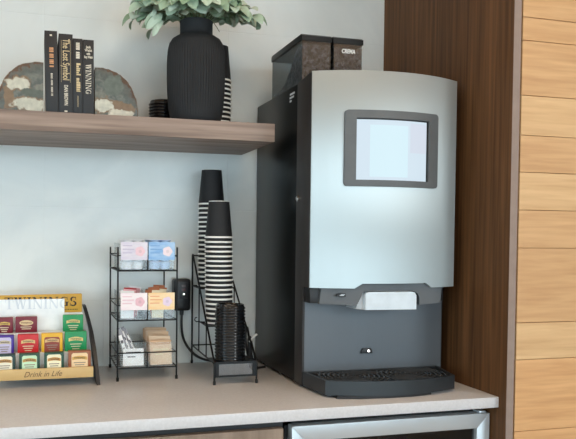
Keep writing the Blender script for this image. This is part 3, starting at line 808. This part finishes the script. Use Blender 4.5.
# ------------------------------------------------------------------ plug adapter and its cable
rt = empty('plug_adapter', (.3860, -.028, .175), 'black safety plug adapter with test buttons on the tiled wall', 'plug')
MB().box(.3540, .4110, -.050, -.0005, .1830, .2890, .009, 3).build('casing', mat('black_plug_plastic', (27, 28, 31), .35), rt)
MB().box(.3700, .4000, -.0520, -.0485, .2240, .2790, .0015).build('button_panel', mat('dark_button_panel', (42, 43, 48), .4), rt)
MB().box(.3790, .3920, -.0540, -.0520, .2620, .2700, .0008).build('test_button', mat('grey_button', (95, 88, 90), .4), rt)
MB().box(.3790, .3920, -.0540, -.0520, .2505, .2585, .0008).build('reset_button', mat('red_grey_button', (90, 66, 70), .4), rt)
MB().lathe([(0, 0), (.0030, 0), (.0026, .002), (0, .0026)], (0, 0, 0), 14).xform(Matrix.Translation((.3865, -.0521, .2390)) @ Matrix.Rotation(PI/2, 4, 'X')).build('indicator_light', emit('plug_led', (235, 255, 235), 2.5), rt)
MB().lathe([(0, 0), (.0065, 0), (.0075, .018), (0, .018)], (.3850, -.025, .1672), 14).build('strain_relief', M_black, rt)
def smooth_path(P, n=8):
    P = [Vector(p) for p in P]; out = []
    for i in range(len(P)-1):
        p0, p1, p2, p3 = P[max(i-1, 0)], P[i], P[i+1], P[min(i+2, len(P)-1)]
        for k in range(n):
            t = k/n; out.append(.5*((2*p1)+(p2-p0)*t+(2*p0-5*p1+4*p2-p3)*t*t+(3*p1-p0-3*p2+p3)*t**3))
    out.append(P[-1]); return out
M_cord = mat('black_cord', (30, 30, 32), .5)
MB().tube(smooth_path([(.3850, -.025, .168), (.3852, -.024, .132), (.3900, -.022, .0946), (.4015, -.021, .0665), (.4225, -.0240, .0390), (.4540, -.0240, .0170), (.500, -.0235, .0052), (.560, -.0235, .0045), (.610, -.0130, .0045), (.642, -.0080, .0045), (.74, -.0080, .0045)], 10), .0042, 10).build('power_cord', M_cord, **T('black cable curving from the wall plug down behind the wire rack', 'cable'))
MB().tube(smooth_path([(.640, -.150, .0042), (.606, -.165, .0045), (.578, -.188, .012), (.566, -.198, .050), (.556, -.206, .095), (.5555, -.206, .136), (.563, -.199, .140), (.571, -.195, .100), (.580, -.190, .055), (.590, -.186, .020),
    (.584, -.200, .0055), (.573, -.208, .030), (.566, -.211, .070), (.563, -.212, .105), (.570, -.206, .112), (.580, -.200, .080), (.592, -.194, .040), (.598, -.188, .014), (.604, -.180, .0045)], 8), .0040, 8).build('coiled_cable', M_cord, **T('small bunch of black cable between the wire rack and coffee machine', 'cable'))
MB().tube(smooth_path([(.5650, -.2165, .098), (.573, -.2150, .108), (.582, -.2120, .116), (.592, -.2090, .121)], 5), .0036, 6).build('cable_tie', M_white, **T('white plastic tie on the bunched cable beside the machine', 'tie'))

# ------------------------------------------------------------------ condiment rack with clear bins
cx0, cx1, cyf, cyb = .1463, .3235, -.2505, -.0310
rt = empty('condiment_rack', ((cx0+cx1)/2, -.14, 0), 'three-tier black wire condiment rack of clear bins on the counter', 'rack')
for x in (cx0, cx1):
    for y, top in ((cyf, .398), (cyb, .395)):
        p = MB().tube([(x, y, .008), (x, y, top)], .0026, 8).build('post', M_wire, rt)
        MB().lathe([(0, 0), (.0042, 0), (.0042, .011), (0, .013)], (x, y, 0), 12).build('foot_cap', M_wire, p)
tiers = [.0375, .1795, .3275]
for z in tiers:
    mb = MB()
    for q in (z, z+.043):
        if q > .39: continue
        for x in (cx0, cx1): mb.tube([(x, cyf, q), (x, cyb, q)], .0019, 6)
    mb.tube([(cx0, cyf, z), (cx1, cyf, z)], .0021, 6); mb.tube([(cx0, cyb, z), (cx1, cyb, z)], .0021, 6)
    mb.tube([(cx0, cyf-.0002, z+.0455), (cx1, cyf-.0002, z+.0455)], .0019, 6); mb.tube([(cx0, cyb, z+.0455), (cx1, cyb, z+.0455)], .0019, 6)
    xm = (cx0+cx1)/2
    mb.tube([(xm, cyf, z), (xm, cyf, z+.0455)], .0019, 6); mb.tube([(xm, cyf, z), (xm, cyb, z)], .0019, 6)
    for q in range(1, 6): mb.tube([(cx0, cyf+(cyb-cyf)*q/6, z), (cx1, cyf+(cyb-cyf)*q/6, z)], .0013, 6)
    mb.build('wire_tier', M_wire, rt)
M_bin = clear('clear_bin_plastic', (253, 254, 254), .025, .1, .035)
def card_mat(name, a, b):
    m, N, L, bs = new_mat(name); bs.inputs['Roughness'].default_value = .5
    tc = N.new('ShaderNodeTexCoord'); nz = N.new('ShaderNodeTexNoise'); nz.inputs['Scale'].default_value = 35; nz.inputs['Detail'].default_value = 2
    mp = N.new('ShaderNodeMapping'); mp.inputs['Scale'].default_value = (.5, 1, 1.6)
    L.new(tc.outputs['Object'], mp.inputs[0]); L.new(mp.outputs[0], nz.inputs['Vector'])
    r = N.new('ShaderNodeValToRGB'); r.color_ramp.elements[0].position = .35; r.color_ramp.elements[1].position = .65
    r.color_ramp.elements[0].color = lin(a)+(1,); r.color_ramp.elements[1].color = lin(b)+(1,)
    L.new(nz.outputs['Fac'], r.inputs['Fac']); L.new(r.outputs['Color'], bs.inputs['Base Color'])
    return m
cards = {
    'tl': ((214, 206, 222), (232, 226, 234), (196, 186, 208), (240, 205, 214)),
    'tr': ((132, 178, 226), (178, 208, 238), (124, 166, 216), (244, 226, 232)),
    'ml': ((244, 226, 230), (250, 240, 240), (236, 196, 204), (236, 190, 200)),
    'mr': ((248, 208, 152), (250, 224, 182), (236, 168, 128), (236, 214, 234)),
}
def bin_(x0, x1, z0, h, label, key=None, cz=None):
    y0, y1, t = -.2680, -.060, .0016
    r = empty('clear_bin', ((x0+x1)/2, (y0+y1)/2, z0), label, 'bin', 'clear bins on the condiment rack')
    mb = MB()
    yo = y0+.0215                       # the bins sit inside the wire, the front bows out above the guard wire
    yo = -.2465
    mb.box(x0, x1, yo, yo+t, z0, z0+h, .0005, 1); mb.box(x0, x1, y1-t, y1, z0, z0+h); mb.box(x0, x0+t, yo+t, y1-t, z0, z0+h); mb.box(x1-t, x1, yo+t, y1-t, z0, z0+h); mb.box(x0+t, x1-t, yo+t, y1-t, z0, z0+t)
    for a, b in ((yo-.0012, yo+.003), ):  mb.box(x0-.001, x1+.001, a, b, z0+h-.0015, z0+h)
    mb.build('bin_shell', M_bin, r, smooth=False)
    if key:
        a, b, c, d = cards[key]; ya = -.2560
        cd = MB().box(x0-.0005, x1+.0005, ya, ya+.0012, cz[0], cz[1]).build('label_card', card_mat('card_'+key, a, b), r)
        w, hh = x1-x0, cz[1]-cz[0]; mb = MB()
        for q in range(3): mb.box(x0+w*.06, x0+w*(.42+.08*(q % 2)), ya-.0006, ya-.0001, cz[1]-hh*(.18+.2*q)-.0028, cz[1]-hh*(.18+.2*q))
        mb.build('card_lettering', mat('card_print_'+key, c, .6), cd)
        fx, fz, rr = x0+w*.72, cz[0]+hh*.48, hh*.27; P = []
        for q in range(40):
            t_ = 2*PI*q/40; k_ = rr*(1+.07*math.cos(5*t_)); P.append((fx+k_*math.cos(t_), fz+k_*math.sin(t_)))
        MB().prism(P, 'y', ya-.0006, ya-.0001).build('card_picture', mat('card_flower_'+key, d, .6), cd)
        P = [(fx+rr*.35*math.cos(2*PI*q/16), fz+rr*.35*math.sin(2*PI*q/16)) for q in range(16)]
        MB().prism(P, 'y', ya-.0010, ya-.0007).build('card_picture', mat('card_flower_heart_'+key, tuple(int(v*.94) for v in d), .6), cd)
    return r
bl, br = (.1545, .2325), (.2365, .3150)
bin_(*bl, .3300, .079, 'clear bin with pale lavender label, top tier left', 'tl', (.3600, .4130))
bin_(*br, .3300, .079, 'clear bin with blue label, top tier right', 'tr', (.3600, .4130))
bin_(*bl, .1820, .078, 'clear bin with pale pink label, middle tier left', 'ml', (.2110, .2620))
bin_(*br, .1820, .078, 'clear bin with orange label, middle tier right', 'mr', (.2110, .2620))
bin_(*bl, .0400, .072, 'clear unlabelled bin holding white packets, bottom tier left')
bin_(*br, .0400, .072, 'clear unlabelled bin holding tan packets, bottom tier right')
# creamer pods
def pod(x, y, z, body, foil, label, group):
    r = empty('creamer_pod', (x, y, z), label, 'creamer', group)
    MB().lathe([(0, 0), (.0125, 0), (.0135, .001), (.0165, .0190), (.0190, .0195), (.0190, .0208), (0, .0208)], (x, y, z), 24).build('pod_cup', body, r)
    MB().lathe([(0, .0209), (.0188, .0209), (.0188, .0213), (0, .0216)], (x, y, z), 24).build('foil_lid', foil, r)
M_pod = mat('white_pod', (232, 230, 232), .4); M_podb = mat('pale_blue_pod', (176, 200, 232), .4); M_podp = mat('pink_foil', (236, 196, 206), .35); M_podw = mat('white_foil', (236, 236, 240), .35)
def pods(xa, xb, z0, body, foils, what, where, layers, group):
    n = 0
    for ly in range(layers):
        for row, y in enumerate((-.222, -.180, -.138)):
            for c, x in enumerate((xa+.0235, xb-.0235)):
                pod(x, y, z0+.0019+.0222*ly, body, foils[(ly+row+c) % len(foils)],
                    '%s, %s row, %s layer, %s, in the %s bin' % (what, ['front', 'middle', 'back'][row], ['bottom', 'second', 'third', 'top'][ly], ['left', 'right'][c], where), group)
                n += 1
pods(*bl, .3300, M_pod, [M_podw, M_pod], 'white creamer pod', 'lavender-labelled', 4, 'white creamers in the top left bin')
pods(*br, .3300, M_podb, [M_podp, M_podw], 'pale blue creamer pod', 'blue-labelled', 4, 'creamers in the top right bin')
# sweetener packets: (bin, colours, stands)
def packet(x, y, z, w, h, t, m, m2, label, group, tilt=0., yaw=0., lean=0., kind='sweetener_packet'):
    r = empty(kind, (x, y, z), label, 'packet', group)
    mb = MB(); nx, nz = 6, 6; F, B = {}, {}
    for a in range(nx+1):
        for c in range(nz+1):
            u, v = a/nx, c/nz; b_ = t*(math.sin(PI*u)*math.sin(PI*v))**.5+.0003
            F[a, c] = mb.bm.verts.new((x+(u-.5)*w, y-b_, z+v*h)); B[a, c] = mb.bm.verts.new((x+(u-.5)*w, y+b_, z+v*h))
    for a in range(nx):
        for c in range(nz):
            mb.bm.faces.new((F[a, c], F[a+1, c], F[a+1, c+1], F[a, c+1])); mb.bm.faces.new((B[a, c], B[a, c+1], B[a+1, c+1], B[a+1, c]))
    for a in range(nx):
        for c in (0, nz): mb.bm.faces.new((F[a, c], B[a, c], B[a+1, c], F[a+1, c]))
    for c in range(nz):
        for a in (0, nx): mb.bm.faces.new((F[a, c], F[a, c+1], B[a, c+1], B[a, c]))
    mb.build('paper_sleeve', m, r, origin=(x, y, z))
    MB().box(x-w*.36, x+w*.36, y-t-.0009, y-t-.0002, z+h*.72, z+h*.82).box(x-w*.30, x+w*.1, y-t-.0009, y-t-.0002, z+h*.50, z+h*.56).build('printed_band', m2, r, origin=(x, y, z))
    r.rotation_euler = (lean, tilt, yaw)
P_wht = mat('white_packet', (248, 246, 246), .6); P_gry = mat('grey_print', (96, 92, 98), .6); P_pnk = mat('pink_packet', (236, 186, 192), .6); P_red = mat('red_packet', (176, 52, 58), .6)
P_rst = mat('rust_packet', (178, 104, 64), .6); P_crm = mat('cream_packet', (232, 218, 186), .6); P_tan = mat('tan_packet', (212, 176, 142), .65); P_brn = mat('brown_print', (136, 92, 70), .6)
rp = random.Random(5)
for i in range(7):
    x = .176+.0055*i; ms = [(P_wht, P_red), (P_pnk, P_red), (P_red, P_wht), (P_wht, P_gry), (P_pnk, P_gry), (P_wht, P_pnk), (P_gry, P_wht)][i]
    nm = ['white and red', 'pink and red', 'red', 'white and grey', 'pink and grey', 'white and pink', 'grey'][i]
    packet(x, -.232+.022*i, .1845, .040, .082+.003*(i % 3), .0022, ms[0], ms[1], '%s sweetener packet sticking up from the pink-labelled bin' % nm, 'packets in the middle left bin', rp.uniform(-.16, .16), rp.uniform(-.2, .2), -.1)
for i in range(7):
    x = .268+.0035*i; ms = [(P_crm, P_rst), (P_rst, P_crm), (P_rst, P_red), (P_crm, P_rst), (P_rst, P_brn), (P_rst, P_wht), (P_brn, P_rst)][i]
    packet(x, -.232+.022*i, .1845, .036, .083+.004*(i % 3), .0022, ms[0], ms[1], '%s sugar packet, %s from the front in the orange-labelled bin' % (['cream', 'rust', 'rust', 'cream', 'rust', 'rust', 'brown'][i], ['first', 'second', 'third', 'fourth', 'fifth', 'sixth', 'seventh'][i]), 'packets in the middle right bin', rp.uniform(-.25, .25), rp.uniform(-.2, .2), -.1)
packet(.1945, -.2380, .0422, .062, .052, .0022, P_wht, P_gry, 'white printed packet standing foremost in the bottom left bin', 'packets in the bottom left bin')
P_str = mat('grey_paper_stick', (158, 156, 162), .6)
for i in range(15):
    row, c = divmod(i, 5)
    packet(.182+.0085*c+.001*row, -.230+.030*row+.0055*c, .0490, .0105, .088+.006*((i*7) % 4), .0017, P_str if i % 2 else P_wht, P_gry,
           '%s %s sugar stick leaning left, %s row of the bottom left bin' % (['first', 'second', 'third', 'fourth', 'fifth'][c], 'grey' if i % 2 else 'white', ['front', 'middle', 'back'][row]), 'sugar sticks in the bottom left bin', -.30-.035*c+.02*row, 0, -.08, 'sugar_stick')
for i in range(11):
    packet(.279+.002*(i % 2), -.238+.0155*i, .0425, .066, .060+.0050*min(i, 6)+.005*(i % 2), .0020, P_tan if i % 3 else mat('pale_tan_packet', (226, 198, 168), .65), P_brn if i % 2 else P_crm, '%s tan sugar packet from the front of the bottom right bin' % ORD[i].replace('topmost', 'first'), 'packets in the bottom right bin', rp.uniform(-.03, .03), 0, -.10)

# ------------------------------------------------------------------ tea display
tx = -.060      # centre line
rt = empty('tea_display', (tx, -.20, 0), 'tiered tea display stand with a gold sign at the left end of the counter', 'display stand')
M_tan = wood('pale_tan_board', (204, 170, 112), (222, 190, 134), (.15, 1, 1), .5, 50)
M_sign = mat('mustard_gold_sign', (206, 158, 52), .5, var=.08)
M_sidep = mat('black_side_panel', (34, 34, 37), .4); M_wtier = mat('white_tier', (244, 248, 250), .45)
prof = [(.055, -.118, .215), (.0577, -.13, .2072), (.066, -.165, .1741), (.0725, -.20, .1420), (.078, -.245, .095), (.0830, -.275, .0414), (.0862, -.291, 0)]
for sg in (1, -1):
    mb = MB(); A = []
    for i, (x, y, z) in enumerate(prof):
        X0 = x-.0035; t = .0105
        wid = .03+.11*(1-z/.215)
        yb = min(-.040, y+wid)
        row = [(X0, y, z), (X0+t, y+.001, z), (X0+t, yb, z), (X0, yb, z)]
        if sg < 0: row = [(2*tx-a-.03, b, c) for a, b, c in row]
        A.append([mb.bm.verts.new(p) for p in row])
    for P, Q in zip(A, A[1:]):
        for k in range(4): mb.bm.faces.new((P[k], P[(k+1) % 4], Q[(k+1) % 4], Q[k]))
    mb.bm.faces.new(A[0]); mb.bm.faces.new(A[-1][::-1])
    mb.build('side_panel', M_sidep, rt, ang=60, label='curved black side panel')
rx0, rx1 = -.2030, .0660
mb = MB()
mb.box(rx0, .0730, -.2880, -.2800, .0240, .0545, .0012); fb = mb.build('front_bar', M_tan, rt, label='pale tan front board with brown script')
MB().text('Drink in Life', .022, FRONT(-.0680, -.2884, .0385), .0003, .4, .0000, .104).build('bar_lettering', mat('brown_script', (112, 82, 52), .6), fb)
mb = MB()      # stepped white body
for (y0, y1, z0, z1, xr) in ((-.2790, -.05, .030, .0465, rx1), (-.2360, -.05, .0468, .0910, .062), (-.1880, -.05, .0912, .1425, .057), (-.1380, -.05, .1427, .1950, .0515)): mb.box(2*tx-xr, xr, y0, y1, z0, z1, .0008, 1)
mb.build('stepped_body', M_wtier, rt, label='white stepped trays')
mb = MB().prism([(-.2100, .1955), (.0480, .1955), (.0495, .197), (.0495, .2500), (.0480, .2525), (-.2100, .2495)], 'y', -.1345, -.1265, .001)
sg_ = mb.build('sign_board', M_sign, rt, label='gold sign board with black serif lettering')
mb = MB(); serif_word(mb, 'TWININGS', .0290, FRONT(-.0715, -.1349, .2290), depth=.0006, width=.211); mb.build('sign_lettering', mat('near_black_print', (42, 32, 26), .6), sg_)
mb = MB(); k = -.172
while k < .036: mb.box(k, k+.0032, -.1352, -.1346, .2030, .2058); k += .0050
mb.build('sign_small_print', mat('near_black_print_small', (70, 54, 34), .6), sg_)
shv = MB().box(-.2120, -.0030, -.1385, -.1375, .1480, .2375).build('sign_glare', mat('painted_glare_white', (246, 250, 252), .35), rt, label='painted white glare over the lower left of the sign')  # glare on the sign, put in as an opaque white panel
mb = MB(); serif_word(mb, 'TWININGS', .0290, FRONT(-.0705, -.1386, .2230), depth=.0004, width=.209)  # sign letters paled by the glare, painted in faint grey
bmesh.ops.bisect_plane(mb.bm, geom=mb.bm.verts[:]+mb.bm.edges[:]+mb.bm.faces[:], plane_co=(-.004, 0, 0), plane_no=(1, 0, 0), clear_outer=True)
mb.build('glare_faded_lettering', mat('glare_faded_grey', (220, 227, 234), .5), shv)
# tea packets
def tp_mat(rgb): return mat('tea_wrap_%d_%d_%d' % rgb, rgb, .4)
def tea(x0, x1, y, z0, z1, wrap, lab_rgb, band_rgb, label, style='panel', top=.88):
    r = empty('tea_packet', ((x0+x1)/2, y, z0), label, 'tea packet', 'tea packets in the display stand')
    w, h = x1-x0, z1-z0; c = (x0+x1)/2
    MB().box(x0, x1, y-.010, y+.010, z0, z1, .0022, 2).build('wrapper', tp_mat(wrap), r)
    yy = y-.0102
    if style == 'panel':
        MB().prism([(c-w*.36, z0+h*.0), (c+w*.36, z0+h*.0), (c+w*.36, z0+h*(top-.08)), (c+w*.30, z0+h*top), (c-w*.30, z0+h*top), (c-w*.36, z0+h*(top-.08))], 'y', yy-.0005, yy).build('label_panel', tp_mat(lab_rgb), r)
    elif style == 'oval':
        MB().prism([(c+w*.32*math.cos(2*PI*q/24), z0+h*.62+h*.17*math.sin(2*PI*q/24)) for q in range(24)], 'y', yy-.0005, yy).build('label_panel', tp_mat(lab_rgb), r)
    if style != 'oval':
        P = []
        for q in range(13): P.append((c-w*.33+w*.66*q/12, z0+h*.66+h*.07*math.sin(PI*q/12)))
        for q in range(12, -1, -1): P.append((c-w*.33+w*.66*q/12, z0+h*.50+h*.05*math.sin(PI*q/12)))
        MB().prism(P, 'y', yy-.0011, yy-.0006).build('name_band', tp_mat(band_rgb), r)
    ink = tp_mat((70, 40, 30)) if style != 'oval' else tp_mat((120, 60, 40))
    mb = MB().text('TWININGS', h*.13, FRONT(c, yy-.0014, z0+h*(.615 if style != 'oval' else .62)), .0002, 0, .0001, w*.5)
    mb.build('name_print', ink, r)
    mb = MB()
    for q in range(2 if style == 'oval' else 3):
        ww = w*(.26-.05*q); mb.box(c-ww, c+ww, yy-.0011, yy-.0006, z0+h*(.36-.12*q)-.0012, z0+h*(.36-.12*q)+.0012)
    mb.build('label_print', tp_mat((222, 206, 170) if style != 'panel' else (150, 130, 110)), r)
GRN, DGR, MAR = (22, 146, 84), (28, 74, 54), (122, 26, 44)
B0, M0, T0 = .0467, .0912, .1427
tea(.0030, .0668, -.2665, B0, 0.0995, (150, 84, 48), (238, 206, 160), (214, 168, 84), 'copper-brown tea packet with a peach label, bottom row right end')
tea(-.0635, -.0090, -.2665, B0, 0.0975, DGR, (244, 236, 200), (206, 150, 70), 'dark green tea packet with a yellow label, bottom row')
tea(-.1320, -.0755, -.2665, B0, 0.0970, DGR, (200, 230, 194), (196, 156, 80), 'dark green tea packet with a mint green label, bottom row')
tea(-.2000, -.1420, -.2665, B0, 0.0965, (26, 56, 52), (236, 230, 208), (200, 150, 76), 'dark teal tea packet with a cream label, bottom row left')
tea(-.0050, .0580, -.2180, M0, .1490, GRN, GRN, (228, 206, 130), 'bright green tea packet in the middle row', 'plain')
tea(-.0715, -.0110, -.2180, M0, .1455, (236, 182, 38), (150, 62, 44), (230, 190, 130), 'yellow tea packet with a brick-red label, middle row', 'panel', .80)
tea(-.1375, -.0790, -.2180, M0, .1440, (206, 32, 36), (206, 32, 36), (232, 196, 130), 'bright red tea packet in the middle row', 'plain')
tea(-.2000, -.1475, -.2180, M0, .1430, (72, 38, 150), (206, 196, 226), (216, 200, 170), 'purple tea packet with a pale label, middle row left')
tea(-.0090, .0510, -.1695, T0, .1920, GRN, GRN, (228, 206, 130), 'bright green tea packet in the top row beside the empty slot', 'plain')
tea(-.1450, -.0830, -.1695, T0, .1895, MAR, (226, 200, 150), (226, 200, 150), 'maroon tea packet with a cream oval, top row', 'oval')
tea(-.2000, -.1520, -.1695, T0, .1885, MAR, MAR, (226, 190, 90), 'maroon tea packet with a gold band, top row left', 'plain')

# ------------------------------------------------------------------ light
w = bpy.data.worlds.new('daylight'); S.world = w; w.use_nodes = True
bg = w.node_tree.nodes['Background']; bg.inputs['Color'].default_value = (.68, .90, 1.03, 1); bg.inputs['Strength'].default_value = 3.1
def area(name, loc, target, sx, sy, power, col):
    l = bpy.data.lights.new(name, 'AREA'); l.shape = 'RECTANGLE'; l.size = sx; l.size_y = sy; l.energy = power; l.color = col
    o = bpy.data.objects.new(name, l); COL.objects.link(o); o.location = loc
    o.rotation_euler = (Vector(target)-Vector(loc)).to_track_quat('-Z', 'Y').to_euler(); return o
area('window_light', (.6, -6.0, .55), (.5, 0, .5), 3.4, 1.7, 16, (.80, .93, 1.))
area('side_window_light', (2.4, -3.6, 1.0), (.3, 0, .5), .8, .8, 16, (.9, .97, 1.))
for x, y in ((-1.3, -1.4), (.6, -1.5), (-.4, -3.2)):
    area('ceiling_light', (x, y, CEIL-.02), (x, y, 0), .6, .6, 6.5, (1., .82, .60))

# ------------------------------------------------------------------ camera
cam = bpy.data.cameras.new('camera'); co = bpy.data.objects.new('camera', cam); COL.objects.link(co)
cp = (-.0795, -2.2768, .4318); yaw, pit, rol = .2680, -.0299, .0087
f = Vector((math.sin(yaw)*math.cos(pit), math.cos(yaw)*math.cos(pit), math.sin(pit))); r0 = Vector((math.cos(yaw), -math.sin(yaw), 0)); u0 = r0.cross(f)
r = r0*math.cos(rol)+u0*math.sin(rol); u = u0*math.cos(rol)-r0*math.sin(rol)
Mx = Matrix(((r.x, u.x, -f.x), (r.y, u.y, -f.y), (r.z, u.z, -f.z))).to_4x4(); Mx.translation = cp
co.matrix_world = Mx
cam.sensor_fit = 'HORIZONTAL'; cam.sensor_width = 36; cam.lens = 684.22/576*36
cam.shift_x = (288-226.28)/576; cam.shift_y = (256.92-219.5)/576; cam.clip_start = .05
S.camera = co
S.view_settings.view_transform = 'Standard'; S.view_settings.look = 'None'; S.view_settings.gamma = 1.; S.view_settings.use_curve_mapping = False
S.view_settings.exposure = .34
